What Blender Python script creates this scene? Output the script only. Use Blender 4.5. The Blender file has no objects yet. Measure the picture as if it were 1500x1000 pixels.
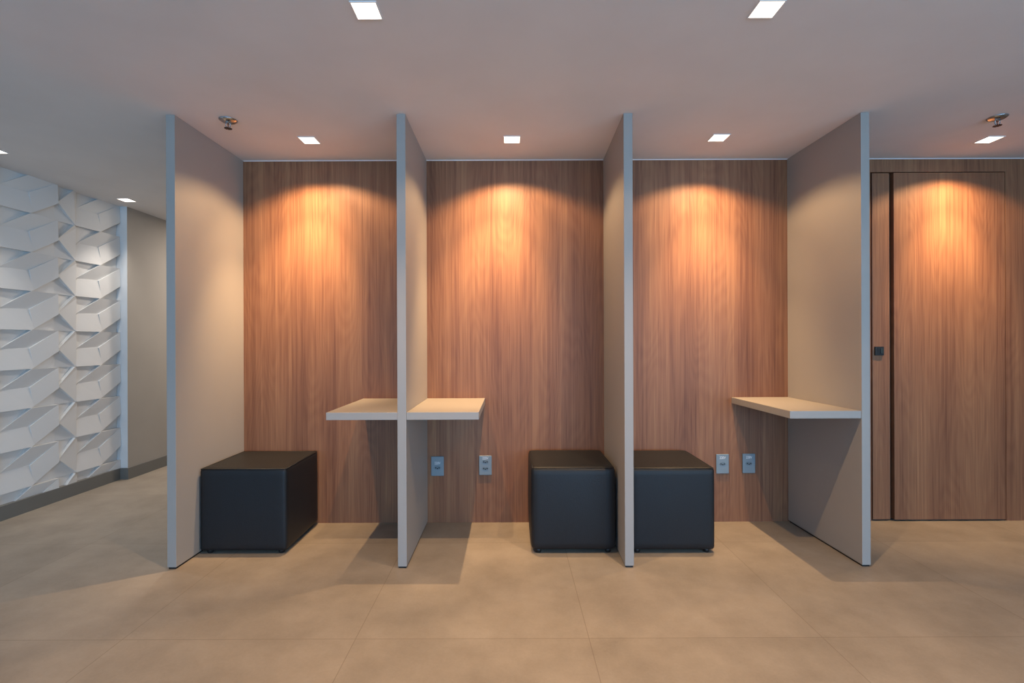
import bpy, bmesh, math, random
from mathutils import Vector, Matrix
random.seed(4)
C = bpy.context.scene.collection
# world frame: camera at x=0,y=0 looking along +Y; y is the distance into the room
H = 2.40; CAMZ = 1.19; YB = 3.235; YF = 2.578

# ---------------------------------------------------------------- helpers
def new_bm(): return bmesh.new()
def add_box(bm, x0, x1, y0, y1, z0, z1, bevel=0.0, seg=2):
    vs = [bm.verts.new((x, y, z)) for z in (z0, z1) for y in (y0, y1) for x in (x0, x1)]
    fs = [(0,2,3,1),(4,5,7,6),(0,1,5,4),(2,6,7,3),(0,4,6,2),(1,3,7,5)]
    faces = [bm.faces.new([vs[i] for i in f]) for f in fs]
    if bevel:
        es = list({e for f in faces for e in f.edges})
        bmesh.ops.bevel(bm, geom=es, offset=bevel, segments=seg, profile=0.5, affect='EDGES')
def add_prism(bm, pts, z0, z1, bevel=0.0):
    lo = [bm.verts.new((x, y, z0)) for x, y in pts]; hi = [bm.verts.new((x, y, z1)) for x, y in pts]
    n = len(pts); faces = [bm.faces.new(lo[::-1]), bm.faces.new(hi)]
    for i in range(n): faces.append(bm.faces.new([lo[i], lo[(i+1)%n], hi[(i+1)%n], hi[i]]))
    if bevel:
        es = list({e for f in faces for e in f.edges})
        bmesh.ops.bevel(bm, geom=es, offset=bevel, segments=2, profile=0.5, affect='EDGES')
def add_lathe(bm, prof, n=28, cx=0, cy=0, closed_top=True):
    rings = []
    for r, z in prof:
        rings.append([bm.verts.new((cx + r*math.cos(2*math.pi*i/n), cy + r*math.sin(2*math.pi*i/n), z)) for i in range(n)])
    for a, b in zip(rings, rings[1:]):
        for i in range(n): bm.faces.new([a[i], a[(i+1)%n], b[(i+1)%n], b[i]])
    bm.faces.new(rings[0][::-1]); bm.faces.new(rings[-1])
def add_bar(bm, p, q, r, n=8):
    p = Vector(p); q = Vector(q); d = (q-p).normalized()
    a = d.orthogonal().normalized(); b = d.cross(a)
    r0 = [bm.verts.new(p + a*r*math.cos(2*math.pi*i/n) + b*r*math.sin(2*math.pi*i/n)) for i in range(n)]
    r1 = [bm.verts.new(q + a*r*math.cos(2*math.pi*i/n) + b*r*math.sin(2*math.pi*i/n)) for i in range(n)]
    for i in range(n): bm.faces.new([r0[i], r0[(i+1)%n], r1[(i+1)%n], r1[i]])
    bm.faces.new(r0[::-1]); bm.faces.new(r1)
def obj(name, bm, mat, parent=None, smooth=False, label=None):
    bmesh.ops.recalc_face_normals(bm, faces=bm.faces[:])
    me = bpy.data.meshes.new(name); bm.to_mesh(me); bm.free()
    if mat: me.materials.append(mat)
    if smooth:
        for p in me.polygons: p.use_smooth = True
    o = bpy.data.objects.new(name, me); C.objects.link(o)
    if parent: o.parent = parent
    if label: o['label'] = label
    return o
def tag(o, label, cat, group=None):
    o['label'] = label; o['category'] = cat
    if group: o['group'] = group
    return o
def thing(name, label, cat, loc=(0,0,0), group=None):
    o = bpy.data.objects.new(name, None); C.objects.link(o); o.location = loc
    o.empty_display_size = 0.1
    return tag(o, label, cat, group)
def struct(name, bm, mat, parent=None, smooth=False):
    o = obj(name, bm, mat, parent, smooth)
    o['kind'] = 'structure'
    return o
def dup(root, loc, label):
    r = root.copy(); C.objects.link(r); r.location = loc; r['label'] = label
    for ch in root.children:
        c = ch.copy(); C.objects.link(c); c.parent = r
        for g in ch.children:
            d = g.copy(); C.objects.link(d); d.parent = c
    return r

# ---------------------------------------------------------------- materials
def lin(c):
    return tuple(((v/255)/12.92 if v/255 <= 0.04045 else ((v/255+0.055)/1.055)**2.4) for v in c) + (1,)
def base_mat(name):
    m = bpy.data.materials.new(name); m.use_nodes = True
    nt = m.node_tree; b = nt.nodes['Principled BSDF']
    return m, nt, b
def N(nt, t, **kw):
    n = nt.nodes.new(t)
    for k, v in kw.items(): setattr(n, k, v)
    return n
def paint(name, rgb, rough=0.6, bump=0.0, scale=200, var=0.03, metallic=0.0, spec=0.5):
    m, nt, b = base_mat(name)
    tc = N(nt, 'ShaderNodeTexCoord')
    nz = N(nt, 'ShaderNodeTexNoise'); nz.inputs['Scale'].default_value = 3.0; nz.inputs['Detail'].default_value = 4
    nt.links.new(tc.outputs['Object'], nz.inputs['Vector'])
    cr = N(nt, 'ShaderNodeValToRGB')
    c = lin(rgb)
    cr.color_ramp.elements[0].color = tuple(v*(1-var) for v in c[:3]) + (1,); cr.color_ramp.elements[0].position = .3
    cr.color_ramp.elements[1].color = tuple(min(1, v*(1+var)) for v in c[:3]) + (1,); cr.color_ramp.elements[1].position = .7
    nt.links.new(nz.outputs['Fac'], cr.inputs['Fac']); nt.links.new(cr.outputs['Color'], b.inputs['Base Color'])
    b.inputs['Roughness'].default_value = rough; b.inputs['Metallic'].default_value = metallic
    b.inputs['Specular IOR Level'].default_value = spec
    if bump:
        n2 = N(nt, 'ShaderNodeTexNoise'); n2.inputs['Scale'].default_value = scale; n2.inputs['Detail'].default_value = 3
        nt.links.new(tc.outputs['Object'], n2.inputs['Vector'])
        bp = N(nt, 'ShaderNodeBump'); bp.inputs['Strength'].default_value = bump; bp.inputs['Distance'].default_value = 0.002
        nt.links.new(n2.outputs['Fac'], bp.inputs['Height']); nt.links.new(bp.outputs['Normal'], b.inputs['Normal'])
    return m
def wood(name, off=0.0, seam=0.0):
    m, nt, b = base_mat(name)
    L = nt.links.new
    tc = N(nt, 'ShaderNodeTexCoord')
    mp0 = N(nt, 'ShaderNodeMapping'); mp0.inputs['Location'].default_value = (off, 0, off*.37)
    L(tc.outputs['Object'], mp0.inputs['Vector'])
    def noise(sx, sz, detail, rough=.55, dist=0.0):
        mp = N(nt, 'ShaderNodeMapping'); mp.inputs['Scale'].default_value = (sx, 0.0, sz)
        L(mp0.outputs['Vector'], mp.inputs['Vector'])
        n = N(nt, 'ShaderNodeTexNoise'); n.inputs['Scale'].default_value = 1.0
        n.inputs['Detail'].default_value = detail; n.inputs['Roughness'].default_value = rough
        n.inputs['Distortion'].default_value = dist
        L(mp.outputs['Vector'], n.inputs['Vector']); return n
    broad = noise(9, .35, 3); streak = noise(55, .55, 4, .6, .3); fine = noise(260, 2.2, 3, .6)
    # cathedral figure: contour lines of a slow stretched noise
    fig = noise(5.0, .65, 1.5, .45)
    mul = N(nt, 'ShaderNodeMath', operation='MULTIPLY'); mul.inputs[1].default_value = 22; L(fig.outputs['Fac'], mul.inputs[0])
    sn = N(nt, 'ShaderNodeMath', operation='SINE'); 
    m2 = N(nt, 'ShaderNodeMath', operation='MULTIPLY'); m2.inputs[1].default_value = 6.283
    L(mul.outputs[0], m2.inputs[0]); L(m2.outputs[0], sn.inputs[0])
    def mix(a, b_, wa, wb):
        x = N(nt, 'ShaderNodeMath', operation='MULTIPLY'); x.inputs[1].default_value = wa; L(a, x.inputs[0])
        y = N(nt, 'ShaderNodeMath', operation='MULTIPLY_ADD'); y.inputs[1].default_value = wb; L(b_, y.inputs[0]); L(x.outputs[0], y.inputs[2])
        return y.outputs[0]
    s = mix(broad.outputs['Fac'], streak.outputs['Fac'], .34, .30)
    one = N(nt, 'ShaderNodeMath', operation='MULTIPLY'); one.inputs[1].default_value = 1.0; L(s, one.inputs[0])
    s = mix(one.outputs[0], fine.outputs['Fac'], 1.0, .36)
    s = mix(s, sn.outputs[0], 1.0, .014)
    cr = N(nt, 'ShaderNodeValToRGB'); e = cr.color_ramp.elements
    e[0].position = .34; e[0].color = lin((97, 61, 44)); e[1].position = .66; e[1].color = lin((166, 121, 86))
    k = e.new(.45); k.color = lin((127, 85, 61)); k = e.new(.54); k.color = lin((145, 101, 72))
    L(s, cr.inputs['Fac']); L(cr.outputs['Color'], b.inputs['Base Color'])
    b.inputs['Roughness'].default_value = .48; b.inputs['Specular IOR Level'].default_value = .35
    bp = N(nt, 'ShaderNodeBump'); bp.inputs['Strength'].default_value = .12; bp.inputs['Distance'].default_value = .0008
    L(fine.outputs['Fac'], bp.inputs['Height']); L(bp.outputs['Normal'], b.inputs['Normal'])
    return m
def floor_mat():
    m, nt, b = base_mat('porcelain_floor'); L = nt.links.new
    tc = N(nt, 'ShaderNodeTexCoord'); sp = N(nt, 'ShaderNodeSeparateXYZ'); L(tc.outputs['Object'], sp.inputs[0])
    def joint(out, origin, step):
        a = N(nt, 'ShaderNodeMath', operation='ADD'); a.inputs[1].default_value = -origin + 20*step; L(out, a.inputs[0])
        md = N(nt, 'ShaderNodeMath', operation='MODULO'); md.inputs[1].default_value = step; L(a.outputs[0], md.inputs[0])
        sub = N(nt, 'ShaderNodeMath', operation='SUBTRACT'); sub.inputs[1].default_value = step/2; L(md.outputs[0], sub.inputs[0])
        ab = N(nt, 'ShaderNodeMath', operation='ABSOLUTE'); L(sub.outputs[0], ab.inputs[0])
        g = N(nt, 'ShaderNodeMath', operation='GREATER_THAN'); g.inputs[1].default_value = step/2 - .0016; L(ab.outputs[0], g.inputs[0])
        fl = N(nt, 'ShaderNodeMath', operation='DIVIDE'); fl.inputs[1].default_value = step; L(a.outputs[0], fl.inputs[0])
        f2 = N(nt, 'ShaderNodeMath', operation='FLOOR'); L(fl.outputs[0], f2.inputs[0])
        return g.outputs[0], f2.outputs[0]
    gx, ix = joint(sp.outputs[0], -.626, .94); gy, iy = joint(sp.outputs[1], 1.965, .94)
    mx = N(nt, 'ShaderNodeMath', operation='MAXIMUM'); L(gx, mx.inputs[0]); L(gy, mx.inputs[1])
    cb = N(nt, 'ShaderNodeCombineXYZ'); L(ix, cb.inputs[0]); L(iy, cb.inputs[1])
    wn = N(nt, 'ShaderNodeTexWhiteNoise'); L(cb.outputs[0], wn.inputs['Vector'])
    n1 = N(nt, 'ShaderNodeTexNoise'); n1.inputs['Scale'].default_value = 3.4; n1.inputs['Detail'].default_value = 9; n1.inputs['Roughness'].default_value = .62
    L(tc.outputs['Object'], n1.inputs['Vector'])
    n2 = N(nt, 'ShaderNodeTexNoise'); n2.inputs['Scale'].default_value = 90; n2.inputs['Detail'].default_value = 4
    L(tc.outputs['Object'], n2.inputs['Vector'])
    a1 = N(nt, 'ShaderNodeMath', operation='MULTIPLY_ADD'); a1.inputs[1].default_value = .10; L(wn.outputs['Value'], a1.inputs[0]); L(n1.outputs['Fac'], a1.inputs[2])
    a2 = N(nt, 'ShaderNodeMath', operation='MULTIPLY_ADD'); a2.inputs[1].default_value = .18; L(n2.outputs['Fac'], a2.inputs[0]); L(a1.outputs[0], a2.inputs[2])
    cr = N(nt, 'ShaderNodeValToRGB'); e = cr.color_ramp.elements
    e[0].position = .30; e[0].color = lin((124, 114, 102)); e[1].position = .96; e[1].color = lin((163, 151, 136))
    L(a2.outputs[0], cr.inputs['Fac'])
    mixn = N(nt, 'ShaderNodeMix', data_type='RGBA'); mixn.inputs['B'].default_value = lin((104, 90, 76))
    fac = N(nt, 'ShaderNodeMath', operation='MULTIPLY'); fac.inputs[1].default_value = .5; L(mx.outputs[0], fac.inputs[0])
    L(fac.outputs[0], mixn.inputs['Factor']); L(cr.outputs['Color'], mixn.inputs['A'])
    L(mixn.outputs['Result'], b.inputs['Base Color'])
    b.inputs['Roughness'].default_value = .5; b.inputs['Specular IOR Level'].default_value = .3
    return m
def leather():
    m, nt, b = base_mat('black_leatherette'); L = nt.links.new
    tc = N(nt, 'ShaderNodeTexCoord')
    v = N(nt, 'ShaderNodeTexVoronoi'); v.inputs['Scale'].default_value = 230; L(tc.outputs['Object'], v.inputs['Vector'])
    n = N(nt, 'ShaderNodeTexNoise'); n.inputs['Scale'].default_value = 7; n.inputs['Detail'].default_value = 3; L(tc.outputs['Object'], n.inputs['Vector'])
    ad = N(nt, 'ShaderNodeMath', operation='MULTIPLY_ADD'); ad.inputs[1].default_value = 2.0; L(n.outputs['Fac'], ad.inputs[0]); L(v.outputs['Distance'], ad.inputs[2])
    bp = N(nt, 'ShaderNodeBump'); bp.inputs['Strength'].default_value = .25; bp.inputs['Distance'].default_value = .0015
    L(ad.outputs[0], bp.inputs['Height']); L(bp.outputs['Normal'], b.inputs['Normal'])
    b.inputs['Base Color'].default_value = (.0105, .0125, .015, 1)
    b.inputs['Roughness'].default_value = .5; b.inputs['Specular IOR Level'].default_value = .36
    return m
def emit(name, rgb, s):
    m, nt, b = base_mat(name)
    b.inputs['Base Color'].default_value = (.8, .8, .8, 1)
    b.inputs['Emission Color'].default_value = rgb + (1,); b.inputs['Emission Strength'].default_value = s
    return m
def glass():
    m, nt, b = base_mat('window_glass')
    b.inputs['Base Color'].default_value = (1, 1, 1, 1); b.inputs['Roughness'].default_value = .02
    b.inputs['Transmission Weight'].default_value = 1; b.inputs['IOR'].default_value = 1.45
    return m

M_wood = wood('walnut_laminate'); M_wood2 = wood('walnut_laminate_door', 3.7); M_wood3 = wood('walnut_laminate_strip', 8.1)
M_floor = floor_mat()
M_ceil = paint('ceiling_paint', (226, 224, 223), .85)
M_panel = paint('greige_laminate', (160, 154, 147), .5, .05, 400, .015)
M_wallw = paint('white_gypsum_relief', (220, 218, 214), .55, var=.01)
M_wallp = paint('white_wall_paint', (222, 222, 220), .7)
M_wallb = paint('beige_wall_paint', (160, 153, 143), .75)
M_base = paint('grey_baseboard', (112, 110, 104), .55)
M_leather = leather()
M_black = paint('matte_black_plastic', (22, 22, 22), .5)
M_dark = paint('recess_shade_paint', (20, 15, 12), .9)  # near-black colour that paints in the shade behind the doors
M_plate = paint('grey_outlet_plastic', (128, 144, 152), .4)
M_plate2 = paint('grey_outlet_insert', (112, 128, 136), .45)
M_hole = paint('socket_dark', (12, 18, 24), .6)
M_white = paint('white_marking', (235, 238, 240), .6)
M_trimw = paint('white_trim', (236, 234, 232), .6)
M_chrome = paint('chrome', (190, 196, 200), .18, metallic=1.0)
M_emit = emit('lamp_diffuser_glow', (1.0, .93, .82), 9.0)
M_reflect = emit('lamp_reflector_glow', (1.0, .86, .70), 2.6)
M_alu = paint('white_window_frame', (210, 212, 214), .4)
M_glass = glass()

# ---------------------------------------------------------------- setting
XL = -3.47; XR = 4.30; YN = -4.6; YE = 6.6
bm = new_bm(); add_box(bm, XL-.12, XR+.12, YN-.12, YE+.12, -.10, 0); struct('floor', bm, M_floor)
bm = new_bm(); add_box(bm, XL-.12, XR+.12, YN-.12, YE+.12, H, H+.10); struct('ceiling', bm, M_ceil)

DX0, DXs, DXg, DX1, DZ = 2.392, 2.520, 2.543, 3.286, 2.312
bm = new_bm()
add_box(bm, -1.812, DX0, YB, YB+.10, 0, H)
add_box(bm, DX0, DX1, YB, YB+.10, DZ, H)
add_box(bm, DX1, XR, YB, YB+.10, 0, H)
bmesh.ops.remove_doubles(bm, verts=bm.verts[:], dist=1e-5)
struct('wall_back', bm, M_wood)
bm = new_bm()                                     # block behind the wood cladding, its side closes the corridor
add_box(bm, -1.812, XR, YB+.16, YE, 0, H); struct('wall_core', bm, M_wallb)
RW0, RW1 = -4.0, -.4
bm = new_bm(); add_box(bm, XR, XR+.12, RW1, YE, 0, H); add_box(bm, XR, XR+.12, YN, RW0, 0, H)
add_box(bm, XR, XR+.12, RW0, RW1, 0, .25); add_box(bm, XR, XR+.12, RW0, RW1, 2.25, H); struct('wall_right', bm, M_wallb)
# corridor walls on the left
bm = new_bm(); add_box(bm, XL, XL+.10, 4.30, YE, 0, H)
w = struct('wall_corridor', bm, M_wallb)
w.data.materials.append(M_wallp)
for p in w.data.polygons:
    if p.normal.y < -.9: p.material_index = 1
bm = new_bm(); add_box(bm, XL+.10, -1.812, YE, YE+.12, 0, H); struct('wall_end', bm, M_wallb)

# relief wall (left): faceted gypsum boards, one continuous surface
def relief():
    bm = new_bm()
    W, R = .59, .28
    def facet(pts, u0, v0):
        top = [bm.verts.new((XL + .002 + h*.66, u0 + u, v0 + v*R)) for u, v, h in pts]
        bot = [bm.verts.new((XL - .03, u0 + u, v0 + v*R)) for u, v, h in pts]
        n = len(pts); bm.faces.new(top); bm.faces.new(bot[::-1])
        for i in range(n): bm.faces.new([bot[i], bot[(i+1)%n], top[(i+1)%n], top[i]])
    Z0 = 1.293 - 5*R
    for i in range(-6, 1):
        for j in range(0, 10):
            u0 = 3.88 + i*W; v0 = Z0 + j*R
            facet([(0,1,.003),(.215,1,.003),(0,.48,.014)], u0, v0)                                  # lit sloping triangle
            facet([(0,.48,.008),(.215,1,.052),(.42,1,.054),(.212,.53,.0125),(.03,.52,.0108),(0,.40,.001)], u0, v0)  # shaded face
            facet([(0,.40,.012),(.03,.52,.0085),(.212,.53,.024),(.235,.03,.046),(.215,0,.0455),(0,0,.032)], u0, v0)   # left face
            facet([(.212,.53,.032),(.42,1,.054),(.42,.45,.062),(.235,.03,.042)], u0, v0)             # right face
            facet([(.235,.03,.006),(.42,.45,.010),(.42,0,.004),(.215,0,.004)], u0, v0)
            if i < 0:
                facet([(.42,1,.003),(.565,1,.003),(.425,.50,.012)], u0, v0)
                facet([(.425,.50,.046),(.565,1,.052),(.59,.93,.036),(.59,.0,.028)], u0, v0)
                facet([(.565,1,.012),(.59,1,.006),(.59,.93,.012)], u0, v0)
                facet([(.42,.50,.006),(.425,.50,.045),(.59,0,.024),(.42,0,.002)], u0, v0)
                facet([(.42,1,.003),(.425,.50,.004),(.42,.50,.004)], u0, v0)
    for co, no in (((0,0,.10),(0,0,-1)), ((0,0,H),(0,0,1)), ((0,4.298,0),(0,1,0)), ((0,.9,0),(0,-1,0))):
        bmesh.ops.bisect_plane(bm, geom=bm.verts[:]+bm.edges[:]+bm.faces[:], plane_co=co, plane_no=no, clear_outer=True)
    return bm
struct('wall_left', relief(), M_wallw)
bm = new_bm(); add_box(bm, XL-.12, XL-.03, YN, 4.30, 0, H); add_box(bm, XL-.04, XL+.002, YN, .9, 0, H)
struct('wall_left_plain', bm, M_wallp)
bm = new_bm(); add_box(bm, XL-.03, XL+.042, YN, 4.30, 0, .10, .001); struct('baseboard_left', bm, M_base)
bm = new_bm(); add_prism(bm, [(XL+.0425,4.288),(XL+.112,4.288),(XL+.112,YE),(XL+.1005,YE),(XL+.1005,4.2995),(XL+.0425,4.2995)], 0, .10); struct('baseboard_corridor', bm, M_base)
bm = new_bm(); add_box(bm, XL+.113, -1.8125, YE-.012, YE-.0005, 0, .10); struct('baseboard_end', bm, M_base)
bm = new_bm(); add_box(bm, -1.76, XR, YB-.006, YB-.0003, H-.0045, H-.0003); struct('trim_1', bm, M_trimw)

# doors in the wood wall
bm = new_bm(); add_box(bm, DX0, DX1, YB+.101, YB+.155, 0, H); struct('recess_shade_backing', bm, M_dark)  # dark sheet behind the door gaps, their shade put in as colour
bm = new_bm(); add_box(bm, DXg, DX1-.007, YB-.004, YB+.045, .010, DZ-.006, .0015)
d1 = struct('door_1', bm, M_wood2)
bm = new_bm(); add_box(bm, DX0+.012, DXs-.002, YB+.002, YB+.045, .010, DZ-.006, .002)
d2 = struct('door_2', bm, M_wood3)
bm = new_bm(); add_box(bm, DXs-.0015, DXs+.010, YB+.016, YB+.05, .010, DZ-.006)
struct('door_edge', bm, paint('door_edge_brown', (112, 84, 68), .6), d2)
LX, LZ = (1287.5-747)/221, CAMZ-(517-503)/221
bm = new_bm(); w2 = .029; w1 = .006
add_box(bm, LX-w2, LX+w2, YB-.006, YB+.0025, LZ-w2, LZ+w2, .001)
pl = obj('flush_pull', bm, M_black, d2)
bm = new_bm(); add_box(bm, LX-.012, LX+.001, YB-.0075, YB-.0055, LZ-.018, LZ+.018, .0005); obj('pull_slot', bm, M_hole, pl)
bm = new_bm(); add_box(bm, LX+.004, LX+.024, YB-.010, YB-.0055, LZ-.016, LZ+.018, .001); obj('thumb_turn', bm, paint('dark_green_black', (34,44,42), .35), pl)

# rear wall with windows (behind the viewer): daylight enters here
WZ0, WZ1 = .25, 2.25
wins = [(-3.0, -.9), (-.7, 1.4), (1.6, 3.7)]
bm = new_bm()
add_box(bm, XL, XR, YN-.12, YN, 0, WZ0); add_box(bm, XL, XR, YN-.12, YN, WZ1, H)
xs = [XL] + [v for a in wins for v in a] + [XR]
for k in range(0, len(xs), 2): add_box(bm, xs[k], xs[k+1], YN-.12, YN, WZ0, WZ1)
struct('wall_front', bm, M_wallp)
for k, (a, b_) in enumerate(wins):
    bm = new_bm(); f = .05
    add_box(bm, a, b_, YN-.09, YN-.03, WZ0, WZ0+f); add_box(bm, a, b_, YN-.09, YN-.03, WZ1-f, WZ1)
    add_box(bm, a, a+f, YN-.09, YN-.03, WZ0+f, WZ1-f); add_box(bm, b_-f, b_, YN-.09, YN-.03, WZ0+f, WZ1-f)
    c = (a+b_)/2; add_box(bm, c-.02, c+.02, YN-.09, YN-.03, WZ0+f, WZ1-f)
    wf = struct('window_%d' % (k+1), bm, M_alu)
    bm = new_bm(); add_box(bm, a+f, b_-f, YN-.064, YN-.058, WZ0+f, WZ1-f); struct('pane', bm, M_glass, wf)

bm = new_bm(); f = .05
for z in (WZ0, WZ1-f): add_box(bm, XR+.03, XR+.09, RW0, RW1, z, z+f)
for y in (RW0, (RW0+RW1)/2-f/2, RW1-f): add_box(bm, XR+.03, XR+.09, y, y+f, WZ0+f, WZ1-f)
wf = struct('window_4', bm, M_alu)
bm = new_bm(); add_box(bm, XR+.058, XR+.064, RW0+f, RW1-f, WZ0+f, WZ1-f); struct('pane', bm, M_glass, wf)

# ---------------------------------------------------------------- partitions
def partition(pts, label):
    cx = sum(p[0] for p in pts)/4
    t = thing('partition_panel', label, 'partition', (cx, YF, 0), 'floor to ceiling booth partitions')
    loc = [(x-cx, y-YF) for x, y in pts]
    bm = new_bm(); add_prism(bm, loc, .010, H-.0005, .0012); obj('panel', bm, M_panel, t)
    x0 = min(p[0] for p in loc); x1 = max(p[0] for p in loc)
    bm = new_bm()
    inner = [(loc[0][0]+.004, .006), (loc[1][0]-.004, .006), (loc[2][0]-.004, loc[2][1]-.01), (loc[3][0]+.004, loc[3][1]-.01)]
    add_prism(bm, inner, 0, .0105); obj('gap_shade_strip', bm, M_black, t, label='black fill for the shaded gap under the panel')  # black fill paints the shade of the open gap at the floor
    return t
def quad(fx0, fx1, bx0, bx1): return [(fx0, YF), (fx1, YF), (bx1, YB-.0005), (bx0, YB-.0005)]
P = [quad(-1.814,-1.767,-1.811,-1.764), quad(-.596,-.549,-.596,-.549), quad(.604,.651,.622,.669), quad(1.857,1.902,1.840,1.885)]
labs = ['greige floor-to-ceiling partition panel at the left end of the booths, beside the leftmost black pouf',
        'greige floor-to-ceiling partition panel carrying a small shelf on both of its sides',
        'greige floor-to-ceiling partition panel standing between the two neighbouring black poufs',
        'greige floor-to-ceiling partition panel at the right end of the booths, next to the wood door']
for q, l in zip(P, labs): partition(q, l)

# ---------------------------------------------------------------- shelves
def shelf(pts, label):
    t = thing('desk_shelf', label, 'shelf', (pts[0][0], YF, .784), 'booth desk shelves')
    bm = new_bm()
    add_prism(bm, [(x-pts[0][0], y-YF) for x, y in pts], 0, .040, .0015)
    obj('board', bm, M_panel, t)
    cx = sum(p[0] for p in pts)/4 - pts[0][0]
    bm = new_bm(); add_box(bm, cx-.12, cx+.12, YB-.016-YF, YB-.003-YF, -.013, -.0003, .001)
    obj('wall_bracket', bm, M_panel, t)
    return t
y0 = YF+.002; y1 = YB-.001
shelf([(-.974,y0),(-.5965,y0),(-.5965,y1),(-.974,y1)], 'greige shelf on the left face of its partition, nearest the leftmost black pouf')
shelf([(-.5485,y0),(-.166,y0),(-.166,y1),(-.5485,y1)], 'greige shelf in the middle booth, above the two outlets under it')
shelf([(1.479,y0),(1.8563,y0),(1.8395,y1),(1.466,y1)], 'greige shelf of the right booth, fixed to the rightmost partition')

# ---------------------------------------------------------------- poufs
def pouf_body(w, d, z0, z1, bulge, r):
    bm = new_bm(); n = 14; h = z1-z0; vm = {}
    def prof(t):                       # t in -1..1 dense at the ends
        return math.sin(t*math.pi/2)*.55 + t*.45
    def vert(i, j, k):
        key = (i, j, k)
        if key in vm: return vm[key]
        a, b_, c = (prof(-1+2*i/n), prof(-1+2*j/n), prof(-1+2*k/n))
        p = Vector((a*w/2, b_*d/2, c*h/2))
        q = Vector((max(-w/2+r, min(w/2-r, p.x)), max(-d/2+r, min(d/2-r, p.y)), max(-h/2+r, min(h/2-r, p.z))))
        dv = p-q
        if dv.length > 1e-6: p = q + dv.normalized()*r
        fx = max(0,1-a*a); fy = max(0,1-b_*b_); fz = max(0,1-c*c)
        if i in (0,n): p.x += math.copysign(bulge*fy*fz, a)
        if j in (0,n): p.y += math.copysign(bulge*fx*fz, b_)
        if k == n: p.z += bulge*.8*fx*fy
        p.z += z0 + h/2
        vm[key] = bm.verts.new(p); return vm[key]
    for a in range(n):
        for b_ in range(n):
            for s in (0, n):
                for f in ([(s,a,b_),(s,a+1,b_),(s,a+1,b_+1),(s,a,b_+1)],
                          [(a,s,b_),(a+1,s,b_),(a+1,s,b_+1),(a,s,b_+1)],
                          [(a,b_,s),(a+1,b_,s),(a+1,b_+1,s),(a,b_+1,s)]):
                    bm.faces.new([vert(*p) for p in f])
    return bm
def pouf(loc, w, d, h, label, bulge, r):
    t = thing('cube_pouf', label, 'pouf', loc, 'black cube poufs')
    obj('upholstery', pouf_body(w, d, .020, h, bulge, r), M_leather, t, True)
    # top seam: a thin welt all round just below the top edge
    bm = new_bm(); a, b_ = w/2-r*.30+.0005, d/2-r*.30+.0005; z = h-r*.30+.0005; k = r*.62
    pts = [(-a+k,-b_),(a-k,-b_),(a-k*.25,-b_+k*.25),(a,-b_+k),(a,b_-k),(a-k*.25,b_-k*.25),(a-k,b_),(-a+k,b_),(-a+k*.25,b_-k*.25),(-a,b_-k),(-a,-b_+k),(-a+k*.25,-b_+k*.25)]
    for p, q in zip(pts, pts[1:]+pts[:1]): add_bar(bm, (p[0],p[1],z), (q[0],q[1],z), .0022, 6)
    obj('welt', bm, M_leather, t, True)
    for sx in (-1,1):
        for sy in (-1,1):
            bm = new_bm(); add_lathe(bm, [(.014,0),(.016,.003),(.017,.012),(.019,.024)], 16, sx*(w/2-.04), sy*(d/2-.035))
            obj('foot', bm, M_black, t, True)
    return t
pouf((-1.5105, 2.985, 0), .487, .462, .484, 'black leatherette cube pouf against the leftmost partition, its right side in view', .003, .012)
pouf((.355, 2.975, 0), .476, .462, .488, 'plump black leatherette cube pouf in the middle booth, left of its partition', .008, .026)
pouf((.914, 2.972, 0), .474, .462, .484, 'black leatherette cube pouf in the right booth, partly hidden by the partition beside it', .004, .020)

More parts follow.
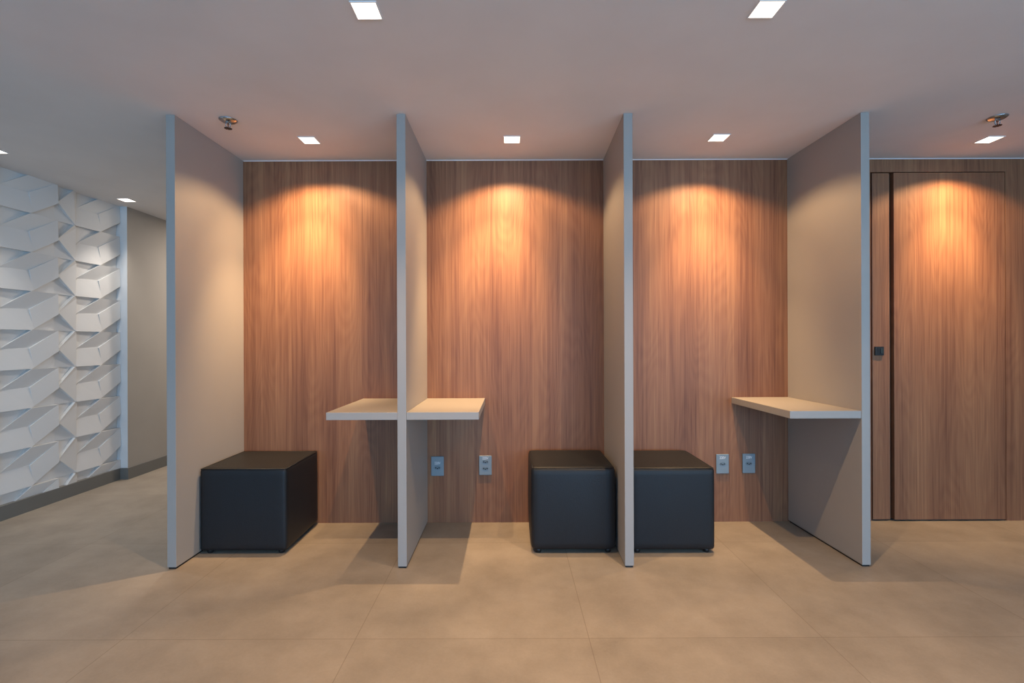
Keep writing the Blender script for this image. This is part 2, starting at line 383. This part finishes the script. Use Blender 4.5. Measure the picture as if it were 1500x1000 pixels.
# ---------------------------------------------------------------- outlets
def text_mesh(body, size, mat, parent, x, y, z):
    cu = bpy.data.curves.new('t', 'FONT'); cu.body = body; cu.size = size; cu.align_x = 'CENTER'; cu.align_y = 'CENTER'; cu.extrude = .0003
    ob = bpy.data.objects.new('t', cu); C.objects.link(ob)
    bpy.context.view_layer.update()
    me = bpy.data.meshes.new_from_object(ob); bpy.data.objects.remove(ob)
    me.transform(Matrix.Translation((x, y, z)) @ Matrix.Rotation(math.pi/2, 4, 'X') @ Matrix.Diagonal((1, 1.25, 1, 1)))
    me.materials.clear(); me.materials.append(mat)
    o = bpy.data.objects.new('voltage_marking', me); C.objects.link(o); o.parent = parent; o['label'] = 'small white lettering'
    return o
def outlet(px, py, label, mz, sz, double=False):
    X = (px-747)/221; Z = CAMZ-(py-503)/221
    t = thing('wall_outlet', label, 'outlet', (X, YB-.0005, Z), 'grey wall outlets')
    w, h = .042, .064
    bm = new_bm(); add_box(bm, -w, w, -.009, 0, -h, h, .003, 3); obj('cover_plate', bm, M_plate, t)
    for s in sz:
        bm = new_bm()   # hexagonal socket face
        pts = [(-.024,0),(-.014,.012),(.014,.012),(.024,0),(.014,-.012),(-.014,-.012)]
        lo = [bm.verts.new((x,-.0088,z+s)) for x,z in pts]; hi = [bm.verts.new((x*.97,-.0102,z*.97+s)) for x,z in pts]
        bm.faces.new(lo[::-1]); bm.faces.new(hi)
        for i in range(6): bm.faces.new([lo[i],lo[(i+1)%6],hi[(i+1)%6],hi[i]])
        sk = obj('socket', bm, M_plate2, t)
        bm = new_bm()
        for dx, dz in ((-.011,0),(0,-.004),(.011,0)):
            r = .0042
            a = [bm.verts.new((dx+r*math.cos(q*math.pi/6), -.0099, s+dz+r*math.sin(q*math.pi/6))) for q in range(12)]
            b_ = [bm.verts.new((dx+r*math.cos(q*math.pi/6), -.0106, s+dz+r*math.sin(q*math.pi/6))) for q in range(12)]
            bm.faces.new(a[::-1]); bm.faces.new(b_)
            for i in range(12): bm.faces.new([a[i],a[(i+1)%12],b_[(i+1)%12],b_[i]])
        obj('pin_holes', bm, M_hole, sk)
    text_mesh('220V', .019, M_white, t, 0, -.0092, mz)
    return t
outlet(640.5, 683, 'grey wall outlet under the middle shelf, closest to its partition', .020, [-.010])
outlet(710.5, 682, 'grey wall outlet with two sockets, below the free edge of the middle shelf', .047, [.024, -.020], True)
outlet(1057, 681, 'grey wall outlet just right of the pouf in the right booth', .040, [.000])
outlet(1095.5, 680.5, 'grey wall outlet under the right booth shelf, in its shadow', .040, [.000])

# ---------------------------------------------------------------- downlights
WARM = (1.0, .645, .33)
def spot(t, name, e, ang, blend, tilt=(0,0), col=WARM, r=.012, z=-.012):
    l = bpy.data.lights.new(name, 'SPOT'); l.energy = e; l.spot_size = math.radians(ang); l.spot_blend = blend
    l.color = col; l.shadow_soft_size = r
    o = bpy.data.objects.new(name, l); C.objects.link(o); o.parent = t; o.location = (0, 0, z)
    d = Vector((math.tan(math.radians(tilt[0])), math.tan(math.radians(tilt[1])), -1))
    o.rotation_euler = d.to_track_quat('-Z', 'Y').to_euler()
    return o
def downlight(X, Y, label, group, half, lamps):
    t = thing('ceiling_downlight', label, 'downlight', (X, Y, H-.0004), group)
    bm = new_bm(); o_, i_ = half+.004, half
    for b4 in ((-o_,o_,-o_,-i_),(-o_,o_,i_,o_),(-o_,-i_,-i_,i_),(i_,o_,-i_,i_)): add_box(bm, *b4, -.0035, 0)
    obj('trim_frame', bm, M_trimw, t)
    bm = new_bm()
    for b4 in ((-i_,i_,-i_,-i_*.82),(-i_,i_,i_*.82,i_),(-i_,-i_*.82,-i_*.82,i_*.82),(i_*.82,i_,-i_*.82,i_*.82)): add_box(bm, *b4, -.0024, 0)
    obj('reflector', bm, M_reflect, t)
    bm = new_bm(); q = i_*.82; add_box(bm, -q, q, -q, q, -.0014, 0); obj('diffuser', bm, M_emit, t)
    for nm, e, ang, bl, tilt in lamps: spot(t, nm, e, ang, bl, tilt)
    return t
KW, KN, KB = 27.0, 56.0, 155.0
def booth(tx=0, k=1.0): return [('flood_lamp', KW, 137, .32, (0,0)), ('wall_wash_lamp', KN*k, 88, 1.0, (tx, 23)), ('beam_lamp', KB*k, 62, 1.0, (tx*.7, 13))]
downlight(-1.190, 2.905, 'small square ceiling downlight over the left booth', 'booth downlights', .046, booth(-17))
downlight(.016, 2.905, 'small square ceiling downlight over the middle booth', 'booth downlights', .046, booth(-13))
downlight(1.240, 2.890, 'small square ceiling downlight over the right booth', 'booth downlights', .046, booth(5, .82))
downlight(2.880, 2.930, 'small square ceiling downlight in front of the wood door', 'booth downlights', .046, booth(2, .82))
aisle = [('flood_lamp', 10, 140, .3, (0,0)), ('beam_lamp', 125, 104, 1.0, (0,0))]
downlight(-.517, 1.774, 'square ceiling downlight in front of the booths, nearer the leftmost partition', 'aisle downlights', .044, aisle)
downlight(.936, 1.774, 'square ceiling downlight in front of the booths, nearer the wood door', 'aisle downlights', .044, aisle)
COOL = (1.0, .93, .85)
def cool(t):
    for c in t.children:
        if c.type == 'LIGHT': c.data.color = COOL
wl = [('beam_lamp', 30, 84, 1.0, (7,0)), ('flood_lamp', 12, 120, 1.0, (25,0))]
cool(downlight(-3.215, 4.10, 'small ceiling downlight by the end of the white relief wall', 'relief wall downlights', .046, wl))
cool(downlight(-3.215, 3.04, 'small ceiling downlight over the white relief wall, cut off at the left edge', 'relief wall downlights', .046, wl))

# ---------------------------------------------------------------- sprinklers
def sprinkler(X, Y):
    t = thing('fire_sprinkler', '', 'sprinkler', (X, Y, H-.0004), 'chrome ceiling sprinklers')
    bm = new_bm(); add_lathe(bm, [(.046,0),(.045,-.004),(.034,-.011),(.018,-.014)], 32); obj('escutcheon', bm, M_chrome, t, True)
    bm = new_bm(); add_lathe(bm, [(.013,-.010),(.013,-.018),(.010,-.021)], 6); obj('threaded_body', bm, M_chrome, t)
    bm = new_bm()
    for s in (-1,1):
        pts = [(s*.010,0,-.018),(s*.014,0,-.027),(s*.011,0,-.036),(s*.003,0,-.044)]
        for p, q in zip(pts, pts[1:]): add_bar(bm, p, q, .0026)
    obj('yoke_arms', bm, M_chrome, t, True)
    bm = new_bm(); add_bar(bm, (0,0,-.019), (0,0,-.042), .0022); obj('glass_bulb', bm, paint('bulb_glass', (120,60,50), .2), t, True)
    bm = new_bm()
    add_lathe(bm, [(.006,-.042),(.007,-.0455)], 16)
    for i in range(10):
        a = 2*math.pi*i/10; c, s = math.cos(a), math.sin(a); w_ = .0042
        vs = [(.004*c-w_*-s*.5, .004*s-w_*c*.5), (.004*c+w_*-s*.5, .004*s+w_*c*.5), (.019*c+w_*-s, .019*s+w_*c), (.019*c-w_*-s, .019*s-w_*c)]
        lo = [bm.verts.new((x,y,-.0470)) for x,y in vs]; hi = [bm.verts.new((x,y,-.0452)) for x,y in vs]
        bm.faces.new(lo[::-1]); bm.faces.new(hi)
        for k in range(4): bm.faces.new([lo[k],lo[(k+1)%4],hi[(k+1)%4],hi[k]])
    obj('deflector', bm, paint('dark_deflector', (70,58,52), .35, metallic=.8), t)
    return t
s1 = sprinkler(-1.520, 2.640); s1['label'] = 'chrome fire sprinkler hanging from the ceiling over the left booth'
dup(s1, (2.640, 2.640, H-.0004), 'chrome fire sprinkler hanging from the ceiling in front of the wood door')

# ---------------------------------------------------------------- light
for k, (a, b_) in enumerate(wins):
    l = bpy.data.lights.new('window_daylight', 'AREA'); l.shape = 'RECTANGLE'; l.size = b_-a-.1; l.size_y = WZ1-WZ0-.1
    l.energy = (58, 76, 94)[k]; l.color = (.25, .58, 1.0)
    o = bpy.data.objects.new('window_daylight', l); C.objects.link(o)
    o.location = ((a+b_)/2, YN+.02, (WZ0+WZ1)/2); o.rotation_euler = (math.radians(90), 0, 0)
l = bpy.data.lights.new('window_daylight', 'AREA'); l.shape = 'RECTANGLE'; l.size = RW1-RW0-.1; l.size_y = 1.9
l.energy = 115; l.color = (.50, .74, 1.0)
o = bpy.data.objects.new('window_daylight', l); C.objects.link(o)
o.location = (XR-.02, (RW0+RW1)/2, 1.25); o.rotation_euler = (math.radians(90), 0, math.radians(90))
# general ceiling lights of the room behind the viewer
for X in (-2.1, -.55, .95, 2.6):
    for Y in (-1.2, -3.2):
        l = bpy.data.lights.new('room_lamp', 'AREA'); l.size = .3; l.energy = 1.5; l.color = (1.0, .74, .50)
        o = bpy.data.objects.new('room_lamp', l); C.objects.link(o); o.location = (X, Y, H-.01)
l = bpy.data.lights.new('corridor_lamp', 'AREA'); l.size = .3; l.energy = 38; l.color = (1.0, .88, .78)
o = bpy.data.objects.new('corridor_lamp', l); C.objects.link(o); o.location = (-2.6, 5.5, H-.01)
w = bpy.data.worlds.new('World'); bpy.context.scene.world = w; w.use_nodes = True
w.node_tree.nodes['Background'].inputs[0].default_value = (.45, .62, .9, 1); w.node_tree.nodes['Background'].inputs[1].default_value = 1.0

# ---------------------------------------------------------------- camera
cam = bpy.data.cameras.new('Camera'); co = bpy.data.objects.new('Camera', cam); C.objects.link(co)
cam.sensor_width = 36; cam.lens = 36*715/1500; cam.shift_x = .002; cam.shift_y = .0012; cam.clip_start = .05
co.location = (0, 0, CAMZ); co.rotation_euler = (math.radians(90), math.radians(.2), 0)
bpy.context.scene.camera = co
vs = bpy.context.scene.view_settings
vs.view_transform = 'Standard'; vs.look = 'None'; vs.exposure = 0; vs.gamma = 1.0
